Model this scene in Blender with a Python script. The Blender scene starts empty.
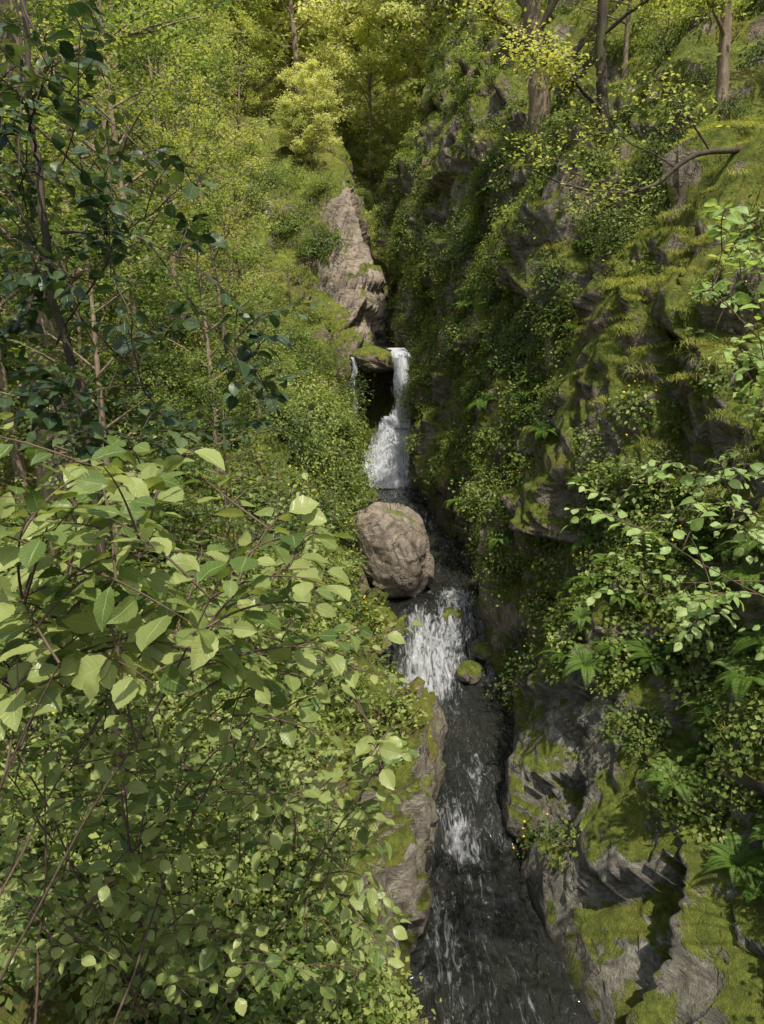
import bpy, math, numpy as np, time
from mathutils import Vector, Quaternion
T0=time.time()
rng=np.random.default_rng(11)
scene=bpy.context.scene
# ------------------------------------------------------------------ noise
def hsh(ix,iy,iz,seed):
    h=(ix*73856093)^(iy*19349663)^(iz*83492791)^(seed*374761393)
    h&=0xffffffff
    h=((h^(h>>13))*1274126177)&0xffffffff
    h=((h^(h>>15))*668265263)&0xffffffff
    h^=h>>16
    return h/4294967296.0
def vnoise(p,seed=0):
    i=np.floor(p).astype(np.int64); f=p-i; f=f*f*(3-2*f)
    r=0
    for a in (0,1):
        for b in (0,1):
            for c in (0,1):
                w=(f[:,0] if a else 1-f[:,0])*(f[:,1] if b else 1-f[:,1])*(f[:,2] if c else 1-f[:,2])
                r=r+w*hsh(i[:,0]+a,i[:,1]+b,i[:,2]+c,seed)
    return r*2-1
def fbm(p,octv=4,seed=0,g=.5):
    r=0;a=1;s=1
    for k in range(octv):
        r=r+a*vnoise(p*s+k*17.3,seed+k); a*=g; s*=2.03
    return r
def facet(p,seed=0):
    base=np.floor(p).astype(np.int64)
    best=np.full(len(p),9.); sec=np.full(len(p),9.); out=np.zeros(len(p))
    for a in (-1,0,1):
        for b in (-1,0,1):
            for c in (-1,0,1):
                x=base[:,0]+a;y=base[:,1]+b;z=base[:,2]+c
                fx=x+hsh(x,y,z,seed)-p[:,0]; fy=y+hsh(x,y,z,seed+1)-p[:,1]; fz=z+hsh(x,y,z,seed+2)-p[:,2]
                d=np.sqrt(fx*fx+fy*fy+fz*fz)
                v=(fx*(hsh(x,y,z,seed+3)-.5)+fy*(hsh(x,y,z,seed+4)-.5)+fz*(hsh(x,y,z,seed+5)-.5))*1.6+(hsh(x,y,z,seed+6)-.5)*.7
                m=d<best
                sec=np.where(m,best,np.minimum(sec,d))
                out=np.where(m,v,out); best=np.where(m,d,best)
    return out, sec-best
def sstep(a,b,x):
    t=np.clip((x-a)/(b-a),0,1); return t*t*(3-2*t)
# ------------------------------------------------------------------ mesh builder
class MB:
    def __init__(s): s.V=[];s.G=[];s.n=0;s.A=[];s.U=[]
    def add(s,V,F,mat=0,lc=0.5,uv=None):
        V=np.asarray(V,float).reshape(-1,3);F=np.asarray(F)
        s.V.append(V); s.G.append((F+s.n,mat)); s.n+=len(V)
        s.A.append(np.broadcast_to(np.asarray(lc,float),(len(V),)))
        s.U.append(np.zeros((len(V),2)) if uv is None else uv)
    def mesh(s,name,mats,smooth=True,extra=None):
        V=np.concatenate(s.V);A=np.concatenate(s.A);U=np.concatenate(s.U)
        li=np.concatenate([g.ravel() for g,_ in s.G]).astype(np.int32)
        tot=np.concatenate([np.full(len(g),g.shape[1]) for g,_ in s.G])
        mi=np.concatenate([np.full(len(g),m) for g,m in s.G]).astype(np.int32)
        st=(np.cumsum(tot)-tot).astype(np.int32)
        me=bpy.data.meshes.new(name)
        me.vertices.add(len(V)); me.vertices.foreach_set('co',V.astype(np.float32).ravel())
        me.loops.add(len(li)); me.loops.foreach_set('vertex_index',li)
        me.polygons.add(len(st)); me.polygons.foreach_set('loop_start',st)
        for m in mats: me.materials.append(m)
        me.polygons.foreach_set('material_index',mi)
        me.polygons.foreach_set('use_smooth',np.full(len(st),smooth))
        a=me.attributes.new('lc','FLOAT','POINT'); a.data.foreach_set('value',A.astype(np.float32))
        if extra:
            for k,v in extra.items():
                a=me.attributes.new(k,'FLOAT','POINT'); a.data.foreach_set('value',v.astype(np.float32))
        u=me.uv_layers.new(name='UVMap'); u.data.foreach_set('uv',U[li].astype(np.float32).ravel())
        me.update(calc_edges=True)
        return me
def obj(name,me,loc=(0,0,0),rot=(0,0,0),sc=1,parent=None):
    o=bpy.data.objects.new(name,me); o.location=loc; o.rotation_euler=rot
    o.scale=(sc,sc,sc) if np.isscalar(sc) else sc
    scene.collection.objects.link(o)
    if parent: o.parent=parent
    return o
def empty(name):
    o=bpy.data.objects.new(name,None); scene.collection.objects.link(o); return o
def nrm(v): return v/(np.linalg.norm(v,axis=-1,keepdims=True)+1e-9)
def tube(mb,P,R,sides=6,mat=0,lc=.5):
    P=np.asarray(P,float);n=len(P);R=np.broadcast_to(np.asarray(R,float),(n,))
    t=nrm(np.gradient(P,axis=0)); ref=np.array([.31,.77,.12]) if abs(t[0][2])>.7 else np.array([.1,.05,1.])
    a=nrm(np.cross(t,ref)); b=np.cross(t,a)
    th=np.arange(sides)/sides*2*math.pi
    V=P[:,None,:]+R[:,None,None]*(a[:,None,:]*np.cos(th)[None,:,None]+b[:,None,:]*np.sin(th)[None,:,None])
    i=np.arange(n-1)[:,None]*sides; j=np.arange(sides)[None,:]; k=(j+1)%sides
    F=np.stack([i+j,i+k,i+sides+k,i+sides+j],-1).reshape(-1,4)
    mb.add(V.reshape(-1,3),F,mat,lc)
def curve(p0,p1,p2,n=8):
    t=np.linspace(0,1,n)[:,None]; return (1-t)**2*p0+2*t*(1-t)*p1+t*t*p2
def qleaves(mb,P,D,N,size,lc,mat=1,wid=.62):
    D=nrm(D);S=nrm(np.cross(D,N));N=np.cross(S,D);size=size[:,None]
    b=P; tip=P+D*size; l=P+D*size*.45+S*size*wid*.5+N*size*.12; r=P+D*size*.45-S*size*wid*.5+N*size*.12
    V=np.stack([b,r,tip,l],1).reshape(-1,3)
    i=np.arange(len(P))[:,None]*4
    F=np.concatenate([i+np.array([[0,1,2]]),i+np.array([[0,2,3]])])
    mb.add(V,F,mat,np.repeat(lc,4))
NA,NC=11,5
_t=np.linspace(0,1,NA)[:,None]; _s=np.linspace(-1,1,NC)[None,:]
_w=.36*np.sin(math.pi*np.clip(_t,0,1)**.9)**.8
_w=_w*(1+.05*np.where(np.arange(NA)%2==0,1,-1)[:,None]); _w[0]=.02;_w[-1]=.01
TX=(_w*_s).ravel(); TY=(_t+0*_s+.02*np.abs(_s)).ravel()
TT=(_t+0*_s).ravel(); TS=(_s+0*_t).ravel()
TUV=np.stack([TS*.5+.5,TT],1)
_i=(np.arange(NA-1)[:,None]*NC+np.arange(NC-1)[None,:])
TF=np.stack([_i,_i+1,_i+NC+1,_i+NC],-1).reshape(-1,4)
def dleaves(mb,P,D,N,size,lc,mat=1,wid=1.,curl=.22,fold=.18):
    n=len(P)
    D=nrm(D);S=nrm(np.cross(D,N));N=np.cross(S,D)
    cu=(curl*rng.normal(1,.6,n))[:,None]; fo=(fold*rng.normal(1,.5,n))[:,None]; wv=rng.uniform(-.03,.03,(n,1))
    X=TX[None]*wid*rng.uniform(.8,1.15,(n,1)); Y=TY[None]+0*cu
    Z=-cu*TT[None]**2+fo*np.abs(X)*1.2+wv*np.sin(TT[None]*11+TS[None]*2)
    V=P[:,None,:]+size[:,None,None]*(S[:,None,:]*X[...,None]+D[:,None,:]*Y[...,None]+N[:,None,:]*Z[...,None])
    F=(np.arange(n)[:,None,None]*len(TX)+TF[None]).reshape(-1,4)
    mb.add(V.reshape(-1,3),F,mat,np.repeat(lc,len(TX)),np.tile(TUV,(n,1)))
# ------------------------------------------------------------------ materials
class NT:
    def __init__(s,name):
        s.m=bpy.data.materials.new(name); s.m.use_nodes=True; s.t=s.m.node_tree; s.t.nodes.clear()
        s.out=s.t.nodes.new('ShaderNodeOutputMaterial')
    def n(s,ty,ins=None,**kw):
        nd=s.t.nodes.new('ShaderNode'+ty)
        for k,v in kw.items(): setattr(nd,k,v)
        if ins:
            for k,v in ins.items():
                i=nd.inputs[k]
                if isinstance(v,bpy.types.NodeSocket): s.t.links.new(v,i)
                elif isinstance(v,tuple) and len(v)==3 and i.type=='RGBA': i.default_value=(*v,1)
                else: i.default_value=v
        return nd
    def math(s,op,a,b=0.,c=0.,clamp=False):
        return s.n('Math',{0:a,1:b,2:c},operation=op,use_clamp=clamp).outputs[0]
    def ramp(s,f,stops,interp='LINEAR'):
        nd=s.n('ValToRGB',{0:f}); cr=nd.color_ramp; cr.interpolation=interp
        while len(cr.elements)<len(stops): cr.elements.new(.5)
        for e,(p,c) in zip(cr.elements,stops):
            e.position=p; e.color=(c,c,c,1) if np.isscalar(c) else (*c,1)
        return nd.outputs[0]
    def mix(s,f,a,b,bt='MIX'):
        nd=s.n('Mix',data_type='RGBA',blend_type=bt)
        for i,v in ((0,f),(6,a),(7,b)):
            if isinstance(v,bpy.types.NodeSocket): s.t.links.new(v,nd.inputs[i])
            else: nd.inputs[i].default_value=v if i==0 else (*v,1)
        return nd.outputs[2]
    def noise(s,vec,scale,detail=4,rough=.55,dist=0.):
        return s.n('TexNoise',{'Vector':vec,'Scale':scale,'Detail':detail,'Roughness':rough,'Distortion':dist}).outputs[0]
    def mapr(s,v,a,b,c=0.,d=1.):
        return s.n('MapRange',{0:v,1:a,2:b,3:c,4:d},interpolation_type='SMOOTHSTEP').outputs[0]
    def attr(s,name): return s.n('Attribute',attribute_name=name).outputs['Fac']
    def done(s,sh): s.t.links.new(sh,s.out.inputs[0]); return s.m

def leafmat(name,c0,c1,c2,trans=.45,veins=False,rough=.5,tint=1.5,vary=.4):
    k=NT(name)
    lc=k.attr('lc'); ob=k.n('ObjectInfo').outputs['Random']
    f=k.math('ADD',lc,k.math('MULTIPLY',k.math('SUBTRACT',ob,.5),vary),clamp=True)
    col=k.ramp(f,[(0,c0),(.5,c1),(1,c2)])
    ins={'Roughness':rough,'Specular IOR Level':.4}
    if veins:
        uv=k.n('SeparateXYZ',{0:k.n('TexCoord').outputs['UV']})
        s=k.math('MULTIPLY',k.math('ABSOLUTE',k.math('SUBTRACT',uv.outputs[0],.5)),2.)
        v=uv.outputs[1]
        fr=k.math('FRACT',k.math('SUBTRACT',k.math('MULTIPLY',v,9.),k.math('MULTIPLY',s,1.6)))
        lat=k.mapr(k.math('ABSOLUTE',k.math('SUBTRACT',fr,.5)),0.,.13,1.,0.)
        mid=k.mapr(s,.02,.10,1.,0.)
        vv=k.math('MAXIMUM',k.math('MULTIPLY',lat,.6),mid)
        col=k.mix(k.math('MULTIPLY',vv,.35),col,tuple(min(1,c*1.4+.03) for c in c2))
        tc=k.n('TexCoord').outputs['Object']
        col=k.mix(k.mapr(k.noise(tc,14.,3),.5,.8,0.,.25),col,(.16,.14,.03))
        bp=k.n('Bump',{'Strength':.4,'Distance':.004,'Height':k.math('SUBTRACT',k.math('MULTIPLY',k.noise(tc,90.,2),.3),vv)})
        ins['Normal']=bp.outputs[0]
    p=k.n('BsdfPrincipled',{'Base Color':col,**ins})
    tcol=k.mix(1.,col,(tint,tint*.97,.75),'MULTIPLY')
    tr=k.n('BsdfTranslucent',{'Color':tcol})
    return k.done(k.n('MixShader',{0:trans,1:p.outputs[0],2:tr.outputs[0]}).outputs[0])

def barkmat(name,a,b,moss=.3):
    k=NT(name); tc=k.n('TexCoord').outputs['Object']
    mp=k.n('Mapping',{'Vector':tc,'Scale':(1,1,.25)}).outputs[0]
    n=k.noise(mp,14.,6,.65); col=k.ramp(n,[(.3,a),(.7,b)])
    m=k.mapr(k.noise(tc,2.2,4),.5,.62,0.,moss)
    col=k.mix(m,col,(.10,.12,.03))
    bp=k.n('Bump',{'Strength':.8,'Distance':.03,'Height':n})
    return k.done(k.n('BsdfPrincipled',{'Base Color':col,'Roughness':.85,'Normal':bp.outputs[0]}).outputs[0])

def rockmat(name,terrain=True):
    k=NT(name); tc=k.n('TexCoord').outputs['Object']; g=k.n('NewGeometry')
    nz=k.n('SeparateXYZ',{0:g.outputs['Normal']}).outputs[2]
    n1=k.noise(tc,.7,5,.6); n2=k.noise(tc,4.,9,.72,.8); n3=k.noise(tc,38.,4,.6)
    if terrain:
        col=k.ramp(n2,[(.28,(.10,.082,.063)),(.5,(.28,.24,.19)),(.68,(.42,.375,.31)),(.8,(.56,.52,.45))])
        col=k.mix(k.mapr(n1,.4,.62,0.,.6),col,(.22,.16,.105))
        pale=k.attr('pale')
        pc=k.ramp(n2,[(.25,(.10,.09,.072)),(.48,(.285,.27,.225)),(.7,(.50,.48,.42))])
        pc=k.mix(k.mapr(k.noise(tc,2.1,7,.7),.45,.62,0.,.65),pc,(.11,.10,.075))
        col=k.mix(pale,col,pc)
        col=k.mix(k.math('MULTIPLY',k.attr('slab'),.6),col,(.52,.43,.35))
    else:
        col=k.ramp(n2,[(.25,(.13,.10,.08)),(.5,(.26,.22,.175)),(.72,(.44,.38,.31))])
    mp=k.n('Mapping',{'Vector':tc,'Rotation':(.5,.35,.2),'Scale':(.7,.7,2.2)}).outputs[0]
    st=k.noise(mp,1.5,8,.7,.5)
    col=k.mix(k.mapr(st,.48,.40,0.,.6 if terrain else .35),col,(.075,.062,.048))
    wp=k.n('VectorMath',{0:k.n('Mapping',{'Vector':tc,'Rotation':(.25,.2,.4),'Scale':(1,1,.5)}).outputs[0],1:k.n('VectorMath',{0:k.n('TexNoise',{'Vector':tc,'Scale':1.3,'Detail':5.}).outputs['Color'],3:1.4},operation='SCALE').outputs[0]},operation='ADD').outputs[0]
    vo=k.n('TexVoronoi',{'Vector':wp,'Scale':.8},feature='DISTANCE_TO_EDGE').outputs['Distance']
    cr=k.mapr(vo,.0,.018,1.,0.)
    col=k.mix(k.math('MULTIPLY',cr,.45),col,(.04,.032,.025))
    col=k.mix(k.mapr(k.noise(tc,9.,5,.7),.58,.66,0.,.5),col,(.50,.50,.43))
    nm=k.noise(tc,1.3,7,.7)
    ms=k.math('ADD',k.math('MULTIPLY',nz,.62),k.math('MULTIPLY',nm,1.85))
    if terrain: ms=k.math('SUBTRACT',ms,k.math('ADD',k.math('MULTIPLY',pale,.20),k.math('MULTIPLY',k.attr('slab'),.16)))
    mm=k.mapr(ms,1.0 if terrain else 1.45,1.13 if terrain else 1.7,0.,1.)
    mcol=k.ramp(k.noise(tc,8.,7,.75),[(.3,(.06,.09,.015)),(.5,(.20,.25,.04)),(.7,(.40,.44,.08))])
    mcol=k.mix(k.mapr(k.noise(tc,.9,4),.50,.68,0.,.5),mcol,(.38,.34,.08))
    col=k.mix(mm,col,mcol)
    ro=.8
    if terrain:
        lit=k.mapr(k.math('ADD',nz,k.math('MULTIPLY',k.math('SUBTRACT',k.noise(tc,2.2,5),.5),1.2)),.75,1.0,0.,.75)
        lcol=k.ramp(k.noise(tc,22.,5,.8),[(.35,(.06,.042,.025)),(.55,(.18,.125,.07)),(.7,(.30,.22,.13))])
        col=k.mix(k.math('MULTIPLY',lit,k.attr('litter')),col,lcol)
        wet=k.attr('wet'); col=k.mix(k.math('MULTIPLY',wet,.78),col,(.020,.018,.014))
        ro=k.mapr(wet,0.,1.,.85,.28)
    h=k.math('ADD',k.math('ADD',k.math('MULTIPLY',n2,1.),k.math('MULTIPLY',n3,.25)),k.math('MULTIPLY',st,.8 if terrain else .2))
    h=k.math('SUBTRACT',h,k.math('MULTIPLY',cr,.25))
    h=k.math('ADD',h,k.math('MULTIPLY',k.math('MULTIPLY',k.noise(tc,60.,3,.8),mm),.8))
    bp=k.n('Bump',{'Strength':1.,'Distance':.11 if terrain else .08,'Height':h})
    return k.done(k.n('BsdfPrincipled',{'Base Color':col,'Roughness':ro,'Specular IOR Level':.3,'Normal':bp.outputs[0]}).outputs[0])

M_rock=rockmat('gorge_rock'); M_boulder=rockmat('boulder_stone',False)
M_bark=barkmat('bark',(.10,.07,.05),(.38,.29,.21))
M_barkdark=barkmat('bark_dark',(.03,.022,.017),(.10,.075,.055),.4)
M_twig=barkmat('twig',(.07,.045,.03),(.17,.12,.08),.1)
L_near=leafmat('leaf_near',(.03,.07,.02),(.115,.185,.045),(.34,.40,.14),.36,True,.36,vary=.5)
L_right=leafmat('leaf_right',(.14,.23,.07),(.30,.45,.14),(.48,.60,.26),.42,True,.42)
L_shade=leafmat('leaf_dark_shade',(.014,.035,.018),(.03,.065,.03),(.10,.15,.055),.26,True,.38)  # dark green sapling leaves, with the crown's shade put into the colour
L_mid=leafmat('leaf_mid',(.10,.14,.04),(.30,.35,.10),(.54,.56,.21),.5,vary=.8)
L_midg=leafmat('leaf_mid_green',(.05,.09,.03),(.16,.235,.065),(.36,.43,.14),.48,vary=.7)
L_farhaze=leafmat('leaf_far_haze',(.28,.33,.15),(.48,.52,.25),(.64,.66,.38),.5,vary=.7)  # paled leaf colour stands in for distance haze on the background trees
L_con=leafmat('needles',(.13,.17,.11),(.21,.26,.16),(.32,.36,.21),.3)
L_herb=leafmat('leaf_herb',(.035,.075,.018),(.125,.19,.042),(.30,.37,.10),.42,vary=.7)
L_herbl=leafmat('leaf_herb_light',(.07,.12,.025),(.21,.29,.065),(.40,.46,.14),.45,vary=.8)
L_fern=leafmat('fern_frond',(.07,.13,.02),(.14,.24,.045),(.24,.35,.08),.45)
L_grass=leafmat('grass_blade',(.15,.19,.035),(.32,.36,.07),(.50,.50,.17),.45)
k=NT('yellow_petal'); M_yel=k.done(k.n('BsdfPrincipled',{'Base Color':(.80,.60,.03,1),'Roughness':.6}).outputs[0])
# ------------------------------------------------------------------ terrain stations
ST=[
(-10,-.2,[(-90,50),(-30,16),(-10,6),(-4,3.6),(-1.6,2.2),(-.5,1)],-.1,2.6,[(3.2,.9),(4.2,1.8),(5.0,4.2),(5.8,7.5),(8,10),(20,17),(90,50)]),
(3,-.1,[(-90,50),(-30,16),(-10,6),(-4,3.6),(-1.6,2.2),(-.5,1)],-.1,2.6,[(3.2,.9),(4.1,1.8),(4.9,4.0),(5.6,7.2),(7.5,9.5),(19,16.5),(90,50)]),
(6.6,0,[(-90,50),(-30,16),(-10,6),(-4,3.6),(-1.4,2.3),(-.35,1.2)],.10,2.25,[(3.0,1.0),(3.7,1.9),(4.6,3.8),(5.1,6.8),(6.2,8.0),(18,16),(90,50)]),
(8.4,0,[(-90,50),(-30,17),(-10,6.3),(-4,3.8),(-1.0,2.3),(.15,1.15)],.42,2.02,[(2.7,1.2),(3.4,2.1),(4.3,3.8),(4.7,6.6),(5.9,7.9),(18,16.5),(90,50)]),
(9.8,.15,[(-90,50),(-30,18),(-10,6.6),(-4,4),(-.3,2.1),(.6,1.2)],.75,1.9,[(2.4,1.1),(3.1,2.2),(3.9,4.1),(4.2,7),(5.4,8.3),(17,17),(90,51)]),
(11.5,.4,[(-90,50),(-30,19),(-10,7),(-4,4.5),(-.5,2.4),(.3,1.5)],.5,2.35,[(2.75,1.4),(3.1,2.7),(3.4,4.4),(3.6,7.8),(4.9,8.9),(17,17.5),(90,52)]),
(12.8,.48,[(-90,50),(-30,19),(-10,7.5),(-4,5),(-.9,2.6),(-.3,1.5)],.05,2.4,[(2.7,1.6),(3.05,3.0),(3.25,4.6),(3.4,8.3),(4.7,9.2),(17,18),(90,52)]),
(14.0,.75,[(-90,50),(-30,19.5),(-10,8),(-4,5.8),(-1,3.2),(-.2,1.9)],.2,2.1,[(2.6,2),(3.0,3.2),(3.7,5),(4.4,8),(5.8,10.2),(17,19),(90,53)]),
(14.9,1.7,[(-90,50),(-30,20),(-10,8.2),(-4,6.2),(-1,3.8),(-.2,2.4)],.6,2.2,[(2.7,3),(3.0,4.2),(3.6,6),(4.3,9),(5.8,11),(17,19.5),(90,53)]),
(17,1.9,[(-90,50),(-30,20),(-10,9),(-4,7.2),(-1.1,5),(-.85,3.5)],-.65,2.2,[(2.6,3.3),(2.9,5),(3.3,7.5),(3.9,10.2),(5.8,12.4),(17,21),(90,54)]),
(20,2.0,[(-90,50),(-30,21),(-11,10),(-4,7.8),(-1.5,5.6),(-.9,3.8)],-.7,2.0,[(2.4,3.6),(2.7,5.5),(3.1,8.5),(3.7,11.5),(5.6,14),(17,23),(90,56)]),
(22.5,2.3,[(-90,50),(-30,22),(-11,10.8),(-4,8.0),(-1.8,6.0),(-1.05,4.2)],-.8,1.45,[(1.8,4),(2.1,6),(2.6,9),(3.2,12.3),(5,15),(17,24),(90,57)]),
(26.3,2.6,[(-90,50),(-30,23),(-11,12),(-4.4,8.8),(-2.2,7.0),(-1.25,5.0)],-1.,.95,[(1.15,4.6),(1.4,7.5),(1.7,10.8),(2.1,14.2),(4,17),(17,26),(90,58)]),
(26.9,7.15,[(-90,50),(-30,23),(-11,12.3),(-4.6,9.0),(-2.3,7.8),(-1.25,7.5)],-1.,1.1,[(1.2,8),(1.4,9.5),(1.7,12),(2,14.8),(4,17.5),(17,26.5),(90,58)]),
(29,7.3,[(-90,50),(-30,24),(-11,13),(-4.2,11),(-2.0,9.4),(-.8,7.9)],-.6,.8,[(.9,8.8),(1.05,10.5),(1.3,13),(1.7,15.8),(3.8,18.5),(17,28),(90,60)]),
(29.9,7.5,[(-90,50),(-30,25),(-11,14),(-4.,12.6),(-1.25,13.3),(-.25,10.4)],.1,.5,[(.6,9),(.75,11),(.95,13.5),(1.4,16.3),(3.5,19.5),(17,29),(90,60)]),
(36,8.5,[(-90,52),(-30,29),(-11,18),(-4,16),(-1.5,14.5),(-.5,11)],0,.6,[(1,10.5),(1.6,13),(2.5,16),(4,19),(8,23),(20,33),(90,62)]),
(50,22,[(-90,60),(-35,36),(-14,26),(-6,24),(-3,23),(-1,22.5)],0,1,[(2,22.5),(4,23),(6,24),(9,26),(14,29),(30,38),(90,66)]),
(80,45,[(-90,78),(-40,54),(-20,47),(-10,46),(-4,45.6),(-1,45.4)],0,1,[(2,45.3),(4,45.6),(8,46),(12,47),(20,50),(40,58),(90,80)]),
(220,135,[(-90,150),(-40,140),(-20,137),(-10,136),(-4,135.6),(-1,135.4)],0,1,[(2,135.3),(4,135.6),(8,136),(12,137),(20,139),(40,142),(90,150)])]
SY=np.array([s[0] for s in ST],float); SW=np.array([s[1] for s in ST],float)
SXL=np.array([s[3] for s in ST],float); SXR=np.array([s[4] for s in ST],float)
def prof(s):
    y,w,L,xl,xr,R=s
    return L+[(xl,w),(xl+.22,w-.45),(xr-.22,w-.45),(xr,w)]+R
SP=np.array([prof(s) for s in ST],float)
def ctrl(y):
    return np.stack([[np.interp(y,SY,SP[:,i,c]) for c in (0,1)] for i in range(SP.shape[1])])
def zat(x,y):
    c=ctrl(y); return float(np.interp(x,c[:,0],c[:,1]))
def wl(y): return np.interp(y,SY,SW)
seg=[10,14,30,44,34,26,8,16,8,30,30,36,46,34,34,14]
ju=np.concatenate([i+np.arange(n)/n for i,n in enumerate(seg)]+[np.array([float(len(seg))])])
ys=np.concatenate([np.linspace(-10,3,26)[:-1],np.linspace(3,32,420)[:-1],np.linspace(32,60,90)[:-1],np.linspace(60,220,60)])
ni,nj=len(ys),len(ju)
X=np.zeros((ni,nj));Z=np.zeros((ni,nj))
cid=np.arange(SP.shape[1])
for c,A in ((0,X),(1,Z)):
    cc=np.stack([np.interp(ys,SY,SP[:,i,c]) for i in cid],1)
    for i in range(ni): A[i]=np.interp(ju,cid,cc[i])
Y=np.repeat(ys[:,None],nj,1)
def sm(A,it):
    for _ in range(it):
        A[:,1:-1]=.25*A[:,:-2]+.5*A[:,1:-1]+.25*A[:,2:]
        A[1:-1]=.25*A[:-2]+.5*A[1:-1]+.25*A[2:]
    return A
X=sm(X,4);Z=sm(Z,4)
cv=np.exp(-np.abs((X+.22)/.62)**3)*np.exp(-np.abs((Z-5.5)/1.15)**3)*((Y>26)&(Y<27.3))
Y=Y+2.2*cv
P=np.stack([X,Y,Z],-1)
dj=np.gradient(P,axis=1);di=np.gradient(P,axis=0)
Nn=nrm(np.cross(dj,di))
p=P.reshape(-1,3)
near=1-sstep(34,50,p[:,1]); near=near*(1-sstep(14,26,np.abs(p[:,0])))
ja=np.tile(ju,ni)
chan=sstep(5.4,6.2,ja)*(1-sstep(9,9.6,ja)); fallz=np.exp(-((p[:,1]-26.6)/.9)**2)
amp=(1-.6*chan)*(1-.75*chan*fallz)
left=1-sstep(5.3,6,ja); amp=amp*(1-.35*left)
paleR=(sstep(8.8,9.1,ja)*(1-sstep(10.8,12.,ja))*(1-sstep(10.2,13,p[:,1])))
wq=p+.35*np.stack([vnoise(p*.9,51),vnoise(p*.9,52),vnoise(p*.9,53)],1)+.1*np.stack([vnoise(p*3,54),vnoise(p*3,55),vnoise(p*3,56)],1)
f1,e1=facet(wq*np.array([.55,.55,.38]),3); f2,e2=facet(wq*np.array([1.3,1.3,.8])+7,21); f3,e3=facet(wq*np.array([3.6,3.6,2.2])+3,41)
sr=1-.6*paleR
d=near*amp*(.95*f1*(1-.35*paleR)+.36*f2*sr+.12*f3*sr-.05*np.exp(-(e2/.05)**2)*sr+.10*fbm(p*1.1,4,60)+.03*fbm(p*7,2,66)+paleR*(.16*fbm(p*1.0+9,3,68)+.18))
d+=(1-near)*1.2*fbm(p*.12,3,70)
P=P+Nn*d.reshape(ni,nj)[...,None]
p=P.reshape(-1,3)
wet=np.exp(-np.clip(p[:,2]-wl(np.clip(p[:,1],-10,26.2)),0,9)/.24)*sstep(4.6,5.6,ja)*(1-sstep(10,11,ja))*(p[:,1]<27)
wet=np.maximum(wet,chan*fallz)
pale=paleR+.6*(sstep(4.0,4.8,ja)*(1-sstep(6.4,7,ja))*(1-sstep(12,16,p[:,1])))
slab=np.exp(-np.abs((p[:,0]+.7)/1.15)**4-((p[:,1]-29.6)/1.2)**4)*sstep(7.2,8.0,p[:,2])*sstep(2.8,3.6,ja)*(ja<6.4); pale=np.clip(pale+.4*slab,0,1)
litter=np.clip(left+sstep(13.4,14.5,ja)*sstep(13,17,p[:,1]),0,1)*(1-slab)
ii=(np.arange(ni-1)[:,None]*nj+np.arange(nj-1)[None,:])
F=np.stack([ii,ii+1,ii+nj+1,ii+nj],-1).reshape(-1,4)
mb=MB(); mb.add(p,F)
terr=obj('gorge_terrain',mb.mesh('gorge_terrain',[M_rock],True,{'wet':wet,'pale':pale,'litter':litter,'slab':slab}))
print('terrain',len(p),time.time()-T0)
Fc=p[F].mean(1); e_a=p[F[:,2]]-p[F[:,0]]; e_b=p[F[:,3]]-p[F[:,1]]
Fn=np.cross(e_a,e_b); Fa=np.linalg.norm(Fn,axis=1)/2; Fn=nrm(Fn)
Fj=ja[F[:,0]]
def scatter(n,weight):
    w=Fa*weight; w=w/w.sum()
    return rng.choice(len(F),n,p=w)
# ------------------------------------------------------------------ boulders
def boulder(name,loc,r,seed,rot=(0,0,0),sub=5,mat=None):
    bpy.ops.mesh.primitive_ico_sphere_add(subdivisions=sub,radius=1)
    o=bpy.context.object; o.name=name; me=o.data; me.name=name
    co=np.zeros(len(me.vertices)*3); me.vertices.foreach_get('co',co); co=co.reshape(-1,3)
    q=co*1.; f,e=facet(q*1.0+seed*5.1,seed); g,e2=facet(q*2.6+seed,seed+9)
    rr=1+.24*f+.055*g-.012*np.exp(-(e2/.06)**2)+.05*fbm(q*2,4,seed)
    co=co*rr[:,None]*np.array(r)
    me.vertices.foreach_set('co',co.ravel())
    me.polygons.foreach_set('use_smooth',np.full(len(me.polygons),True))
    me.materials.append(mat or M_boulder); o.location=loc;o.rotation_euler=rot; return o
boulder('boulder',(.22,15.9,2.68),(.85,.9,1.22),4,(.1,-.42,.3),6)
for i,(x,y,z,r) in enumerate([(-.15,14.7,1.5,.5),(.45,14.85,1.35,.45),(2.1,14.4,1.0,.3),(-.5,23.5,2.5,.4),(1.75,13.9,.75,.3),(1.5,14.9,1.6,.25)]):
    boulder('stream_rock',(x,y,z),(r,r*.9,r*.7),20+i,(0,0,i),4,M_rock)
# ------------------------------------------------------------------ water
k=NT('stream_water'); tc=k.n('TexCoord').outputs['Object']
mp=k.n('Mapping',{'Vector':tc,'Scale':(1.9,.8,1)}).outputs[0]
h=k.math('ADD',k.noise(mp,2.4,4,.5,1.0),k.math('MULTIPLY',k.noise(mp,9.,3,.5,.6),.22))
bp=k.n('Bump',{'Strength':1.,'Distance':.16,'Height':h})
base=k.mix(k.noise(tc,1.2,3),(.008,.012,.014),(.030,.030,.022))
wsh=k.n('BsdfPrincipled',{'Base Color':base,'Roughness':.04,'IOR':1.6,'Normal':bp.outputs[0]})
fn=k.math('ADD',k.noise(k.n('Mapping',{'Vector':tc,'Scale':(4.4,1.0,1.5)}).outputs[0],2.6,9,.72,1.4),k.math('MULTIPLY',k.noise(tc,45.,3,.7),.12))
ff=k.math('ADD',k.math('MULTIPLY',fn,3.2),k.math('SUBTRACT',k.attr('foam'),2.32))
fm=k.mapr(ff,-.05,.8,0.,.92)
fb=k.n('Bump',{'Strength':1.,'Distance':.14,'Height':fn})
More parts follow.
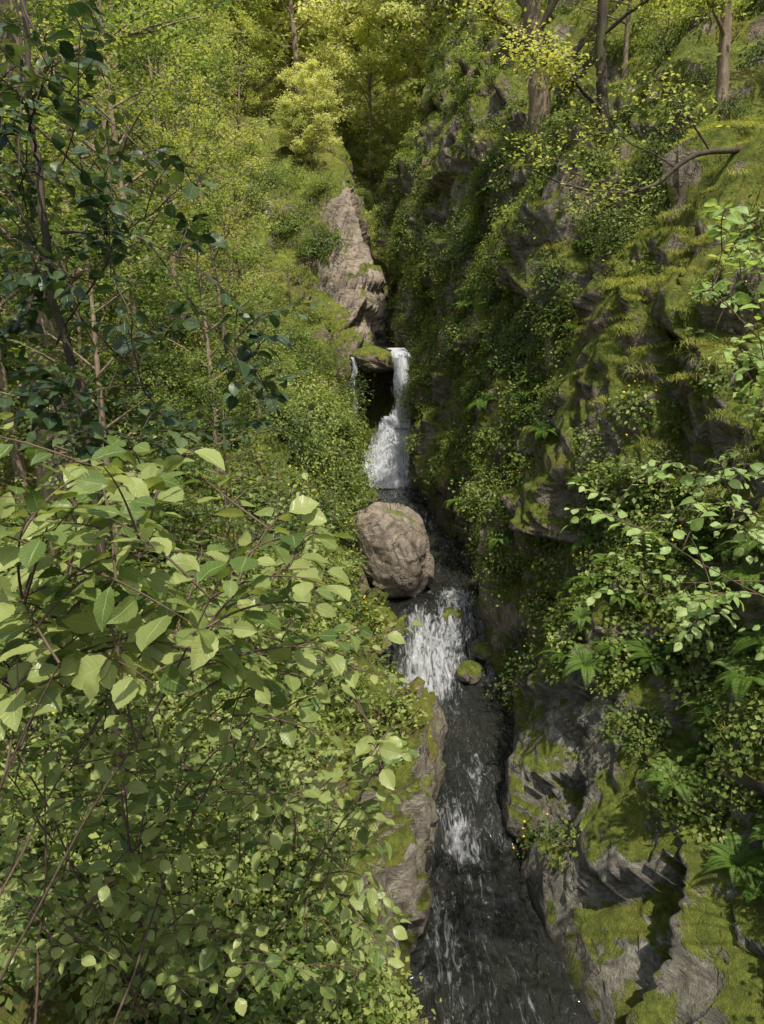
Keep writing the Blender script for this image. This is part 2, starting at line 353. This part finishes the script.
fs=k.n('BsdfPrincipled',{'Base Color':(.70,.74,.79,1),'Roughness':.4,'Normal':fb.outputs[0]})
M_water=k.done(k.n('MixShader',{0:fm,1:wsh.outputs[0],2:fs.outputs[0]}).outputs[0])
mb=MB(); foam=[]
def waterpatch(y0,y1,ny,nx=70):
    yy=np.linspace(y0,y1,ny); xl=np.interp(yy,SY,SXL)-.35; xr=np.interp(yy,SY,SXR)+.35
    t=np.linspace(0,1,nx)[None,:]; Xw=xl[:,None]*(1-t)+xr[:,None]*t; Yw=np.repeat(yy[:,None],nx,1)
    base=np.interp(yy,[-10,3,6.6,8.4,9.4,9.9,11.5,13.3,13.7,14.0,14.3,14.6,14.9,17,20,22.5,26.3,26.85,26.9,29,36],[-.2,-.1,0,.02,.06,.26,.4,.5,.62,.85,1.05,1.5,1.7,1.9,2.0,2.3,2.55,2.6,7.15,7.3,8.5])[:,None]
    q=np.stack([Xw*1.6,Yw*.8,0*Xw],-1).reshape(-1,3)
    rough=(1.5*np.exp(-((Yw-14.3)/.8)**2)+1.*np.exp(-((Yw-9.7)/.8)**2)+.6*np.exp(-((Yw-26.2)/.8)**2)+.5)
    Zw=base+rough*(.10*fbm(q*1.6,3,90)+.035*fbm(q*5,2,95)).reshape(Xw.shape)
    fo=.85*np.exp(-np.abs((Yw-14.1)/.85)**3)*np.exp(-np.abs((Xw-1.0-.25*(Yw-14))/.65)**4)
    fo+=.80*np.exp(-np.abs((Yw-9.5)/.7)**2)*np.exp(-((Xw-1.1-.15*(9.6-Yw))/.30)**2)
    fo+=.42*np.exp(-((Yw-7.7)/1.2)**2)*np.exp(-((Xw-.75)/.28)**2)
    fo+=.45*np.exp(-((Yw-12.7)/.8)**2)*np.exp(-((Xw-.7)/.6)**2)
    fo+=.42*np.exp(-((Yw-10.9)/.8)**2)*np.exp(-((Xw-1.55)/.3)**2)+.2*np.exp(-((Yw-6.8)/1.)**2)*np.exp(-((Xw-1.4)/.5)**2)
    fo+=1.2*np.exp(-np.abs((Yw-26.1)/.75)**3)+.9*np.exp(-((Yw-15.5)/.6)**2)*np.exp(-((Xw-1.65)/.45)**2)+.35*np.exp(-((Yw-24.5)/.9)**2)+.20
    i=(np.arange(ny-1)[:,None]*nx+np.arange(nx-1)[None,:])
    mb.add(np.stack([Xw,Yw,Zw],-1).reshape(-1,3),np.stack([i,i+1,i+nx+1,i+nx],-1).reshape(-1,4)); foam.append(fo.ravel())
waterpatch(-8,26.6,620); waterpatch(26.95,34,60)
obj('stream_water',mb.mesh('stream_water',[M_water],True,{'foam':np.concatenate(foam)}))
k=NT('waterfall_water'); tc=k.n('TexCoord').outputs['Object']
sn=k.noise(k.n('Mapping',{'Vector':tc,'Scale':(5,3,.6)}).outputs[0],3.0,8,.75,.6)
uv=k.n('SeparateXYZ',{0:k.n('TexCoord').outputs['UV']}).outputs[0]
ed=k.mapr(k.math('ABSOLUTE',k.math('SUBTRACT',uv,.5)),.22,.5,0.,.32)
al=k.mapr(k.math('SUBTRACT',sn,ed),.26,.44,0.,.98)
wb=k.n('Bump',{'Strength':1.,'Distance':.10,'Height':sn})
ws=k.n('BsdfPrincipled',{'Base Color':k.ramp(sn,[(.36,(.44,.51,.61)),(.58,(.84,.87,.91))]),'Roughness':.4,'Normal':wb.outputs[0]})
M_fall=k.done(k.n('MixShader',{0:al,1:k.n('BsdfTransparent').outputs[0],2:ws.outputs[0]}).outputs[0])
mb=MB()
def fall(prof,n=40,nx=24):
    pr=np.array(prof,float);v=np.linspace(0,1,n);s=np.linspace(0,1,len(pr))
    xl,xr,yy,zz=[np.interp(v,s,pr[:,i])[:,None] for i in range(4)]
    t=np.linspace(0,1,nx)[None,:]
    Xf=xl*(1-t)+xr*t; bulge=np.sin(t*math.pi)
    q=np.stack([Xf*4,0*Xf+3,zz*.7+0*Xf],-1).reshape(-1,3)
    Yf=yy-.12*bulge+.14*vnoise(q,7).reshape(Xf.shape); Zf=zz+0*Xf
    Xf=Xf+.07*np.sin(zz*5)*np.abs(2*t-1)
    i=(np.arange(n-1)[:,None]*nx+np.arange(nx-1)[None,:])
    uvv=np.stack([np.repeat(t,n,0),np.repeat(v[:,None],nx,1)],-1).reshape(-1,2)
    mb.add(np.stack([Xf,Yf,Zf],-1).reshape(-1,3),np.stack([i,i+1,i+nx+1,i+nx],-1).reshape(-1,4),0,.5,uvv)
fall([(.1,1.1,27.6,7.25),(.15,1.12,26.75,7.05),(.35,1.2,26.45,6.2),(.3,1.28,26.3,5.2),(.0,1.3,26.15,4.4),(-.6,1.25,25.9,3.6),(-1.2,1.2,25.6,2.5)])
fall([(.0,1.15,26.2,4.9),(-.6,1.2,26.0,4.1),(-1.1,1.15,25.75,3.3),(-1.2,1.1,25.3,2.5)])
fall([(.35,1.0,26.5,6.9),(.40,1.2,26.25,5.6),(.1,1.2,26.05,4.5)])
fall([(-1.08,-.88,27.2,7.1),(-1.12,-.88,26.5,6.9),(-1.12,-.86,26.25,6.0),(-1.12,-.84,26.1,4.4)])
obj('waterfall',mb.mesh('waterfall',[M_fall]))
boulder('waterfall_rock',(-.3,26.8,6.85),(.72,.85,.45),61,(0.15,.1,.2),5,M_rock)
# ------------------------------------------------------------------ trees
def unit(n): return nrm(rng.normal(size=(n,3)))
def gen_tree(name,H,r0,cb,cr,nlimb,leafn,lsize,lm,bm,lean=.06,spread=.28,flat=.55,nsub=5):
    mb=MB(); n=14; t=np.linspace(0,1,n)
    ph=rng.uniform(0,6,2)
    C=np.stack([lean*H*t**1.5*math.cos(ph[0])+.02*H*np.sin(t*5+ph[1])*t,lean*H*t**1.5*math.sin(ph[0])+.02*H*np.cos(t*4+ph[0])*t,H*t-.4],1)
    R=r0*(1-.9*t)**.9+.008; R[0]*=1.35
    tube(mb,C,R,8,0)
    ends=[]
    for i in range(nlimb):
        h=cb+(1-cb)*((i+rng.uniform(0,1))/nlimb)**.9; h=min(h,.985)
        b=np.array([np.interp(h,t,C[:,c]) for c in range(3)])
        a=i*2.4+rng.uniform(-.5,.5); q=(h-cb)/(1-cb)
        Ln=cr*(.35+.95*math.sin(math.pi*min(1,.18+.78*q))) *rng.uniform(.7,1.15)
        up=.25+.6*q; d=np.array([math.cos(a),math.sin(a),up])
        e=b+d*Ln; m=b+d*Ln*.5+np.array([0,0,.12*Ln])+rng.normal(0,.08*Ln,3)
        c=curve(b,m,e,8); rr=np.interp(h,t,R)*.5
        tube(mb,c,np.linspace(rr,.006,8),5,0)
        for s in range(nsub):
            f=rng.uniform(.25,1); k0=c[min(7,int(f*7))]
            dd=nrm(d+rng.normal(0,.7,3)*np.array([1,1,.5])); l=Ln*rng.uniform(.25,.5)
            e2=k0+dd*l; c2=curve(k0,(k0+e2)/2+np.array([0,0,.1*l]),e2,5)
            tube(mb,c2,np.linspace(rr*.35+.004,.003,5),4,0)
            ends.append(c2)
    pts=np.concatenate([c[1:] for c in ends]); cw=rng.uniform(.05,1,len(pts))**2.2
    idx=rng.choice(len(pts),leafn,p=cw/cw.sum())
    Pp=pts[idx]+rng.normal(0,spread,(leafn,3))*np.array([1,1,flat])
    D=unit(leafn)*np.array([1,1,.45])+np.array([0,0,-.25]); N=nrm(rng.normal(0,.5,(leafn,3))+np.array([0,0,1]))
    lc=np.clip(.5+.3*vnoise(pts*1.3+5,3)[idx]+rng.normal(0,.16,leafn),0,1)
    qleaves(mb,Pp,D,N,lsize*rng.uniform(.6,1.3,leafn),lc,1)
    return mb.mesh(name,[bm,lm])
def gen_conifer(name,H,nl):
    mb=MB(); t=np.linspace(0,1,8); tube(mb,np.stack([0*t,0*t,H*t-.4],1),.28*(1-t)+.02,7,0)
    PP=[];DD=[]
    for i in range(110):
        h=rng.uniform(.12,1); a=rng.uniform(0,6.28); L=(1-h)*H*.2+.3
        b=np.array([0,0,h*H]); e=b+np.array([math.cos(a)*L,math.sin(a)*L,-.25*L])
        c=curve(b,(b+e)/2+np.array([0,0,.15*L]),e,6); tube(mb,c,np.linspace(.04,.01,6),4,0)
        m=int(nl/110); s=rng.uniform(.1,1,m); q=np.stack([np.interp(s,np.linspace(0,1,6),c[:,k]) for k in range(3)],1)
        d=nrm((e-b))+rng.normal(0,.55,(m,3)); d[:,2]-=.35
        PP.append(q);DD.append(d)
    PP=np.concatenate(PP);DD=np.concatenate(DD);m=len(PP)
    qleaves(mb,PP,DD,nrm(rng.normal(0,.5,(m,3))+np.array([0,0,1])),rng.uniform(.25,.55,m),rng.uniform(0,1,m),1,.28)
    return mb.mesh(name,[M_bark,L_con])
far=[gen_tree('far%d'%i,rng.uniform(11,15),.2,.25,3.2,24,8000,.28,L_farhaze,M_bark,spread=.36) for i in range(3)]
mid=[gen_tree('mid%d'%i,rng.uniform(7,10),.11,.18,2.2,22,5000+700*i,.115,L_mid if i%2==0 else L_midg,M_bark,spread=.17) for i in range(4)]
con=[gen_conifer('con%d'%i,16+2*i,7000) for i in range(2)]
print('trees',time.time()-T0)
def put(name,me,x,y,s=1.,dz=0,rot=None):
    return obj(name,me,(x,y,zat(x,y)+dz),(rng.uniform(-.06,.06),rng.uniform(-.06,.06),rng.uniform(0,6.28) if rot is None else rot),s)
bf=empty('background_forest')
cnt=0
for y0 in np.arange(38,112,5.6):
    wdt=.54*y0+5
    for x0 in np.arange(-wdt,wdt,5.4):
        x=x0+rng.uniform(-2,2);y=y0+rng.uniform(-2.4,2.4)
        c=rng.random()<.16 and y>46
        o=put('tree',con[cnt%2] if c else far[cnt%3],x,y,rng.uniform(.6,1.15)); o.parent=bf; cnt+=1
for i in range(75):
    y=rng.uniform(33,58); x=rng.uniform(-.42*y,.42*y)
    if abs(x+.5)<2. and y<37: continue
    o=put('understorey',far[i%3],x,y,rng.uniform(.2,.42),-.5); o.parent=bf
for (x,y,s,v) in [(-3.6,9.8,.6,1),(-5.4,11,.8,0),(-3.,13.4,.55,3),(-4.8,14.5,.85,3),(-7.7,13,.9,0),(-3.5,17,.6,2),(-6.2,18,.9,1),(-9.7,17,1.,3),(-3.8,21,.55,0),(-5.9,22,.85,1),(-9.3,23,1.1,2),(-13,22,1.1,3),
    (-5.,25.5,.6,2),(-7.4,27,1.,0),(-11.5,28,1.2,1),(-5.6,31,.7,0),(-8.5,33,1.,3),(-15,32,1.2,0),(-5,12.5,.45,1),(-2.3,10.8,.36,3),(-2.5,15.2,.36,1),(-3.1,26.5,.3,0)]:
    put('alder_tree',mid[v],x,y,s)
for (x,y,s,v) in [(5.6,18.8,.55,2),(7.5,22,.8,2),(11,18,.8,0),(3.6,32,.8,2),(7.5,28,.9,0),(12,25,1.1,2),(6,35,1.1,0),(14,21,1.,3),(9.5,31,1.2,0),(3.,37,1.,1)]:
    put('beech_tree',mid[v],x,y,s)
def custom_tree(name,pts,rad,limbs,bm,lm,nl,ls,sp=.22):
    mb=MB(); pts=np.array(pts,float); s=np.linspace(0,1,len(pts)); u=np.linspace(0,1,24)
    C=np.stack([np.interp(u,s,pts[:,i]) for i in range(3)],1)
    for _ in range(3): C[1:-1]=.25*C[:-2]+.5*C[1:-1]+.25*C[2:]
    C+=.10*rad[0]*rng.normal(size=C.shape)
    tube(mb,C,np.interp(u,[0,.06,1],[rad[0]*1.4,rad[0],rad[1]]),10,0)
    ends=[]
    for (h,d,L) in limbs:
        b=C[int(h*23)]; d=np.array(d,float); e=b+d*L; m=b+d*L*.5+np.array([0,0,.15*L])
        c=curve(b,m,e,10)+rng.normal(0,.02*L,(10,3))*np.linspace(0,1,10)[:,None]
        rr=np.interp(h,[0,1],rad)*.45; tube(mb,c,np.linspace(rr,.008,10),6,0)
        for q in range(8):
            k0=c[rng.integers(3,10)]; dd=nrm(nrm(d)+rng.normal(0,.6,3)*np.array([1,1,.6])); l=L*rng.uniform(.2,.45)
            c2=curve(k0,k0+dd*l*.5+np.array([0,0,.06*l]),k0+dd*l,6); tube(mb,c2,np.linspace(rr*.3+.003,.003,6),4,0); ends.append(c2)
    if nl:
        P0=np.concatenate([c[1:] for c in ends]); idx=rng.integers(0,len(P0),nl)
        qleaves(mb,P0[idx]+rng.normal(0,sp,(nl,3))*np.array([1,1,.5]),unit(nl)*np.array([1,1,.4]),nrm(rng.normal(0,.45,(nl,3))+np.array([0,0,1])),ls*rng.uniform(.6,1.3,nl),rng.uniform(.2,1,nl),1)
    return obj(name,mb.mesh(name,[bm,lm]))
z=zat(4.0,20.3)
custom_tree('old_beech_tree',[(4.05,20.3,z-.7),(3.95,20.2,z+.9),(3.85,20.1,z+2.0),(3.5,20,z+3.3),(3.1,19.9,z+5),(2.9,19.8,z+8)],(.30,.14),[(.28,(.9,-.2,.9),3.2),(.42,(-.8,-.5,.35),3.2),(.5,(.6,-.6,.8),3.0),(.6,(-.8,.2,.4),3),(.75,(.3,-.7,.5),2.6)],M_bark,L_mid,3600,.11,.26)
z=zat(4.7,16.8)
custom_tree('leaning_tree',[(4.75,16.8,z-.5),(4.55,16.6,z+.8),(4.35,16.5,z+2.4),(4.5,16.5,z+4.5),(4.8,16.4,z+8)],(.13,.06),[(.3,(-.8,-.5,.25),2.6),(.5,(.8,-.5,.3),2.4),(.65,(-.7,-.2,.4),2.6),(.8,(.4,-.6,.5),2.4)],M_barkdark,L_mid,3500,.10)
z=zat(6.2,14.5)
custom_tree('birch_tree',[(6.1,14.5,z-.4),(6.0,14.4,z+2),(5.9,14.4,z+4),(5.7,14.4,z+8)],(.11,.06),[(.3,(-.6,-.6,.2),2.2),(.5,(.8,-.5,.3),2.4),(.7,(-.7,-.4,.4),2.2)],M_bark,L_mid,2500,.09)
custom_tree('mossy_fallen_branch',[(7.0,12.2,10.9),(5.6,12.0,10.0),(4.6,11.8,9.95),(3.9,11.6,9.3),(2.9,11.6,9.35),(2.1,11.7,9.7)],(.055,.009),[(.35,(-.6,-.2,.5),1.3),(.5,(-.8,.2,.35),1.6),(.62,(-.6,-.3,-.2),1.1),(.78,(-.8,.1,.4),1.1)],M_barkdark,L_mid,700,.075)
z=zat(-5.,11)
custom_tree('alder_trunk_tree',[(-5.05,11.2,z-.4),(-5.0,11.2,z+2.5),(-5.1,11.4,z+5),(-5.3,11.6,z+9)],(.28,.10),[(.4,(.8,-.4,.3),2.2),(.5,(-.7,-.5,.4),2.5),(.55,(.2,-.9,.1),2.2),(.65,(.3,-.8,.2),2.2),(.75,(.7,.3,.4),2.5),(.9,(.2,-.7,.5),2)],M_bark,L_midg,4500,.09)
# ------------------------------------------------------------------ clumps
def clump(name,n,r,h,ls,lm,tw=8,wid=.62,flower=0):
    mb=MB()
    for i in range(tw):
        a=rng.uniform(0,6.28); e=np.array([math.cos(a)*r*.7,math.sin(a)*r*.7,h*rng.uniform(.5,1)])
        tube(mb,curve(np.zeros(3),np.array([e[0]*.3,e[1]*.3,e[2]*.7]),e,5),np.linspace(.008,.003,5)*max(1,r),4,0)
    u=unit(n); u[:,2]=np.abs(u[:,2]); rr=rng.uniform(.25,1,n)[:,None]**.6
    lum=1+.6*vnoise(u*2.8+rng.uniform(0,50),4)[:,None]
    P0=u*rr*lum*np.array([r,r,h])
    N=nrm(u*.6+np.array([0,0,.8])+rng.normal(0,.4,(n,3))); D=np.cross(N,unit(n))+np.array([0,0,-.15])+u*.3
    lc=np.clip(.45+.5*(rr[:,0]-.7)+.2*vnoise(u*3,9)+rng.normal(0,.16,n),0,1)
    qleaves(mb,P0,D,N,ls*rng.uniform(.5,1.35,n),lc,1,wid)
    if flower:
        uf=unit(flower);uf[:,2]=np.abs(uf[:,2]); pf=uf*np.array([r,r,h])*1.1
        for a in range(3):
            D=unit(flower); qleaves(mb,pf-D*.015,D,nrm(rng.normal(0,.3,(flower,3))+[0,-.5,1]),np.full(flower,.03),np.full(flower,.5),2,.9)
    return mb.mesh(name,[M_twig,lm,M_yel])
def fern(name,nf=10,L=.55):
    mb=MB()
    for i in range(nf):
        a=i*6.28/nf+rng.uniform(-.3,.3); l=L*rng.uniform(.7,1.1); d=np.array([math.cos(a),math.sin(a),0])
        c=curve(np.zeros(3),d*l*.45+np.array([0,0,l*.65]),d*l+np.array([0,0,l*.15]),22)
        tube(mb,c,np.linspace(.004,.001,22),3,0); t=nrm(np.gradient(c,axis=0)); s=np.cross(t,[0,0,1.]); s=nrm(s)
        wv=np.sin(np.linspace(.25,1,22)*math.pi)**.7*l*.22+.008
        for sg in (1,-1):
            for off in (0,.5):
                pp=c+t*off*l/22
                qleaves(mb,pp[1:],(s*sg+t*.35)[1:],np.cross(s,t)[1:]+np.array([0,0,.01]),wv[1:],np.full(21,.5)+rng.normal(0,.12,21),1,.17)
    return mb.mesh(name,[L_fern,L_fern])
def grass(name,n=110,L=.35,r=.14):
    mb=MB(); a=rng.uniform(0,6.28,n); l=L*rng.uniform(.5,1.2,n); b=np.stack([np.cos(a),np.sin(a),0*a],1)
    o=rng.normal(0,r,(n,3))*np.array([1,1,0]); w=.005
    s=np.cross(b,[0,0,1.]); V=[];m=4
    for j in range(m+1):
        t=j/m; c=o+b*(l*.75*t**1.3)[:,None]+np.array([0,0,1.])*(l*(.9*t-.95*t*t))[:,None]
        ww=w*(1-t*.9); V+= [c-s*ww,c+s*ww]
    V=np.stack(V,1).reshape(-1,3); i=np.arange(n)[:,None]*(2*m+2)
    F=np.concatenate([i+np.array([[2*j,2*j+1,2*j+3,2*j+2]]) for j in range(m)])
    mb.add(V,F,0,np.repeat(rng.uniform(0,1,n),2*m+2)); return mb.mesh(name,[L_grass])
herbs=[clump('herb%d'%i,230,.34,.26,.058,L_herb,5,.7,8 if i==0 else 0) for i in range(3)]
herbl=[clump('herbl%d'%i,230,.34,.30,.062,L_herbl,5,.7) for i in range(2)]
bush=[clump('bush%d'%i,950,.8,.75,.07,L_herb,16) for i in range(2)]
bushl=[clump('bushl%d'%i,950,.8,.85,.075,L_herbl if i<2 else L_midg,16) for i in range(3)]
ferns=[fern('fern%d'%i) for i in range(2)]; grs=[grass('grass%d'%i) for i in range(3)]
def place(parent,name,meshes,idx,smin,smax,upmix=.6,off=0.):
    for q,i in enumerate(idx):
        v=Vector(Fn[i]*(1-upmix)+np.array([0,0,upmix])).normalized()
        e=(v.to_track_quat('Z','Y')@Quaternion((0,0,1),rng.uniform(0,6.28))).to_euler()
        obj(name,meshes[q%len(meshes)],tuple(Fc[i]+Fn[i]*off),e,rng.uniform(smin,smax),parent)
fy,fx,fz=Fc[:,1],Fc[:,0],Fc[:,2]
vis=((fy>4.5)&(fy<36)).astype(float)*(np.abs(fx)<.55*fy+3)
patch=np.clip(.45+1.1*fbm(Fc*.55,3,200),0,1)
R_=(Fj>9.2); Lf=(Fj<5.9)
rocky=np.exp(-((fy-11.9)/2.1)**2)*((fz>3.7)&(fz<8.5))*(Fj<13.2)
bare=np.clip(rocky*1.0+(pale>.3)[F[:,0]]*.92,0,1)
slabz=((fx>-2.1)&(fx<.6)&(fy>26.6)&(fy<31.2)&(fz<13.6))
bnear=np.exp(-((fx-.0)/1.)**2-((fy-15.4)/1.4)**2)
lrock=(Fj>3.95)*(fy>6.6)*(fy<12.)
lok=Lf*(~slabz)*(1-bnear>.5)*(1-.95*lrock)
dist=1/np.clip(fy/12,.5,3)
ledge=(Fj>12.7)*(fy>6)*(fy<14.2)
u1=empty('undergrowth_foliage')
place(u1,'herb',herbs+herbl[:1],scatter(1450,vis*R_*(Fj<14)*(patch+.06)*(1-.97*bare)*(1-.8*ledge)),.45,1.4,.45)
place(u1,'bush',bush,scatter(210,vis*R_*(Fj>10.2)*(fy>13.4)*(patch**1.5+.03)),.4,1.0,.5)
place(u1,'bush',bushl,scatter(110,vis*R_*(Fj>14)*(fy>13.5)),.5,1.1,.8)
place(u1,'herb',herbl,scatter(150,vis*R_*(Fj>10.9)*(Fj<12.4)*(fy>5.5)*(fy<12)),.6,1.3,.5)
place(u1,'bush',bushl+bush[:1],scatter(380,vis*lok*(fx>-14)*(Fj<5.2)*(dist+.2)*(patch+.1)),.5,1.15,.6)
place(u1,'herb',herbl+herbs[:2],scatter(750,vis*lok*(fx>-8)*(patch+.1)*(fy<22)),.7,1.6,.6)
u2=empty('fern_patch')
place(u2,'fern',ferns,scatter(90,R_*(Fj>10.9)*(Fj<12.4)*(fy>6)*(fy<11.5)),.45,.85,.7,.12)
place(u2,'fern',ferns,scatter(70,R_*(Fj>9.6)*(Fj<13)*(fy>13)*(fy<22)*patch),.6,1.,.7,.1)
u3=empty('grass_patch')
place(u3,'tuft',grs,scatter(1700,vis*R_*(Fj>12.4)*(Fj<15)*np.clip(Fn[:,2]-.10,0,1)*(fy<33)*(1+5*ledge)),.35,1.0,.6)
place(u3,'tuft',grs,scatter(250,vis*R_*(Fj<13)*np.clip(Fn[:,2],0,1)*(1-bare)),.5,1.1,.8)
print('clumps',time.time()-T0)
# ------------------------------------------------------------------ near shrubs
def near_shrub(name,roots,samp,nmain,ntw,ls,lm,bm,rs=.018,tl=.42,nleaf=9,droop=.12,wid=1.):
    mb=MB(); tg=samp(nmain); sk=[]
    for i in range(nmain):
        r=np.array(roots[i%len(roots)],float)+rng.normal(0,.05,3); e=tg[i]
        m=(r*.45+e*.55)+np.array([0,0,.25*np.linalg.norm(e-r)])*rng.uniform(.0,.7)
        c=curve(r,m,e,22)+np.cumsum(rng.normal(0,.008,(22,3)),0); tube(mb,c,np.linspace(rs,rs*.3,22),6,0); sk.append(c[5:])
    SK=np.concatenate(sk); T=samp(ntw); LP=[];LD=[];LN=[];LS=[];LCc=[]
    for e in T:
        dv=SK-e; dd=np.linalg.norm(dv,axis=1); j=np.argmin(np.abs(dd-.35)+.6*np.clip(dv[:,2],0,9))
        s=SK[j]; L=np.linalg.norm(e-s)
        m=(s+e)/2+np.array([0,0,.18*L])+rng.normal(0,.04,3); c=curve(s,m,e-np.array([0,0,droop*.4]),14)
        tube(mb,c,np.linspace(.0040,.0013,14),5,0)
        SK=np.concatenate([SK,c[4:11]]) if len(SK)<4000 else SK
        seglen=np.linalg.norm(np.diff(c,axis=0),axis=1).sum(); nl=max(4,min(16,int(nleaf*min(1.5,seglen/tl))))
        f0=max(0,1-tl*1.3/max(seglen,.01)); br=rng.normal(.46,.24); tsz=rng.uniform(.75,1.2)
        for q in range(nl):
            f=f0+(1-f0)*(q+1)/nl; x=f*13; a=int(min(12,x)); pp=c[a]+(c[a+1]-c[a])*(x-a); t=nrm(c[a+1]-c[a])
            sd=nrm(np.cross(t,[0,0,1.]))*(1 if q%2 else -1)
            d=nrm(t*(.55 if q<nl-1 else 1.6)+sd*(.9 if q<nl-1 else .1)+np.array([0,0,-.18])+rng.normal(0,.28,3))
            pl=ls*.2; p1=pp+d*pl+np.array([0,0,.02*ls]); tube(mb,np.array([pp,(pp+p1)/2,p1]),.0011,3,0)
            LP.append(p1);LD.append(d);LN.append(nrm(np.array([0,-.12,1.])+rng.normal(0,.45,3)))
            LS.append(ls*tsz*rng.uniform(.6,1.15)*(1-.25*abs(2*(q+1)/nl-1)));LCc.append(np.clip(br+rng.normal(0,.15)+(.18 if q>=nl-2 else 0),0,1))
    dleaves(mb,np.array(LP),np.array(LD),np.array(LN),np.array(LS),np.array(LCc),1,wid)
    return obj(name,mb.mesh(name,[bm,lm]))
def boxsamp(fn):
    def s(n):
        out=[]
        while len(out)<n:
            v=fn()
            if v is not None: out.append(v)
        return np.array(out)
    return s
U=rng.uniform
def sA():
    y=U(1.6,3.1); x=U(-.60*y,-.05*y); z=7-.07*y-U(.0,.38)*y
    if x/y>-.2 and z>7-.2*y: return None
    return np.array([x,y,z])
def sB():
    y=U(2.2,4.4); x=U(-.66*y,.04*y); z=7-y*U(.36,1.0)
    if vnoise(np.array([[x*1.3,y*1.3,z*1.3]]),77)[0]<-.4: return None
    return np.array([x,y,z]) if z>3.2 else None
def sC():
    y=U(4.8,9.3); x=U(-.5*y,-.05*y); z=7-y*U(.14,.75)
    if vnoise(np.array([[x*.8,y*.8,z*.8]]),78)[0]<-.25: return None
    return np.array([x,y,z]) if z>zat(x,y)+.2 else None
near_shrub('whitebeam_shrub',[(-1.9,1.4,3.4),(-1.5,2.2,3.0),(-2.2,2.0,3.4)],boxsamp(sA),8,130,.108,L_near,M_twig,.008)
near_shrub('alder_shrub',[(-1.6,3.2,2.4),(-1.2,4.2,2.2),(-.9,3.4,2.0),(-2.2,3.8,2.8)],boxsamp(sB),10,370,.084,L_near,M_twig,.008)
near_shrub('hazel_shrub',[(-1.6,6.2,2.4),(-1.2,8,2.3),(-2.6,7,3.),(-.8,5.5,1.8)],boxsamp(sC),14,350,.074,L_near,M_twig,.012,.5,11)
def sD():
    y=U(3.4,5.4); a=U(-.56,-.08); b=U(.08,.68)
    if a>-.33 and b>.50: return None
    if a>-.2 and b>.33: return None
    return np.array([a*y,y,7+(b*.9-.2)*y*1.05])
sap=empty('alder_sapling')
mb=MB(); C=np.array([(-1.65,4.3,2.6),(-1.72,4.4,4.6),(-1.78,4.5,6.5),(-1.95,4.55,7.4),(-2.0,4.6,8.0),(-2.08,4.8,8.7),(-2.2,5.1,9.6)])
u=np.linspace(0,1,30); C=np.stack([np.interp(u,np.linspace(0,1,7),C[:,i]) for i in range(3)],1)
C+=.008*rng.normal(size=C.shape)
tube(mb,C,np.linspace(.034,.014,30),8); obj('stem',mb.mesh('sapling_stem',[M_barkdark]),parent=sap)
o=near_shrub('crown',[tuple(C[i]) for i in (13,15,17,19,22,24,26)],boxsamp(sD),13,160,.10,L_shade,M_barkdark,.009,.36,9,wid=1.15)
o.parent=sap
def sE():
    y=U(4.2,6.2); a=U(.25,.60); b=U(-.22,.42)
    if a<.40 and (b>.08 or b<-.14): return None
    if .10<b<.15 or -.1<b<-.06: return None
    return np.array([a*y,y,7+(b*.97-.21)*y])
near_shrub('hazel_branch_shrub',[(4.9,4.6,4.2),(5.0,5.4,4.6)],boxsamp(sE),8,105,.098,L_right,M_twig,.011,.4,9)
print('near',time.time()-T0)
# ------------------------------------------------------------------ light, sky, camera
sd=Vector((.17,-.43,.86)).normalized()
el=math.asin(sd.z); az=math.atan2(sd.x,sd.y)
w=bpy.data.worlds.new('World'); scene.world=w; w.use_nodes=True
nt=w.node_tree; sk=nt.nodes.new('ShaderNodeTexSky'); sk.sky_type='NISHITA'; sk.sun_disc=False; sk.sun_elevation=el; sk.sun_rotation=az
sk.dust_density=3.; sk.air_density=1.; sk.ozone_density=.6
bg=nt.nodes['Background']; bg.inputs[1].default_value=.15; nt.links.new(sk.outputs[0],bg.inputs[0])
l=bpy.data.lights.new('sun','SUN'); l.energy=5; l.angle=math.radians(.6); l.color=(1,.92,.77)
lo=bpy.data.objects.new('sun',l); scene.collection.objects.link(lo); lo.rotation_euler=sd.to_track_quat('Z','Y').to_euler()
cam=bpy.data.cameras.new('camera'); cam.sensor_fit='VERTICAL'; cam.sensor_height=36; cam.lens=26; cam.clip_end=1000; cam.clip_start=.05
co=bpy.data.objects.new('camera',cam); scene.collection.objects.link(co); co.location=(0,0,7); co.rotation_euler=(math.radians(78),0,0); scene.camera=co
scene.view_settings.view_transform='Standard'; scene.view_settings.look='None'; scene.view_settings.exposure=0
print('done',time.time()-T0)
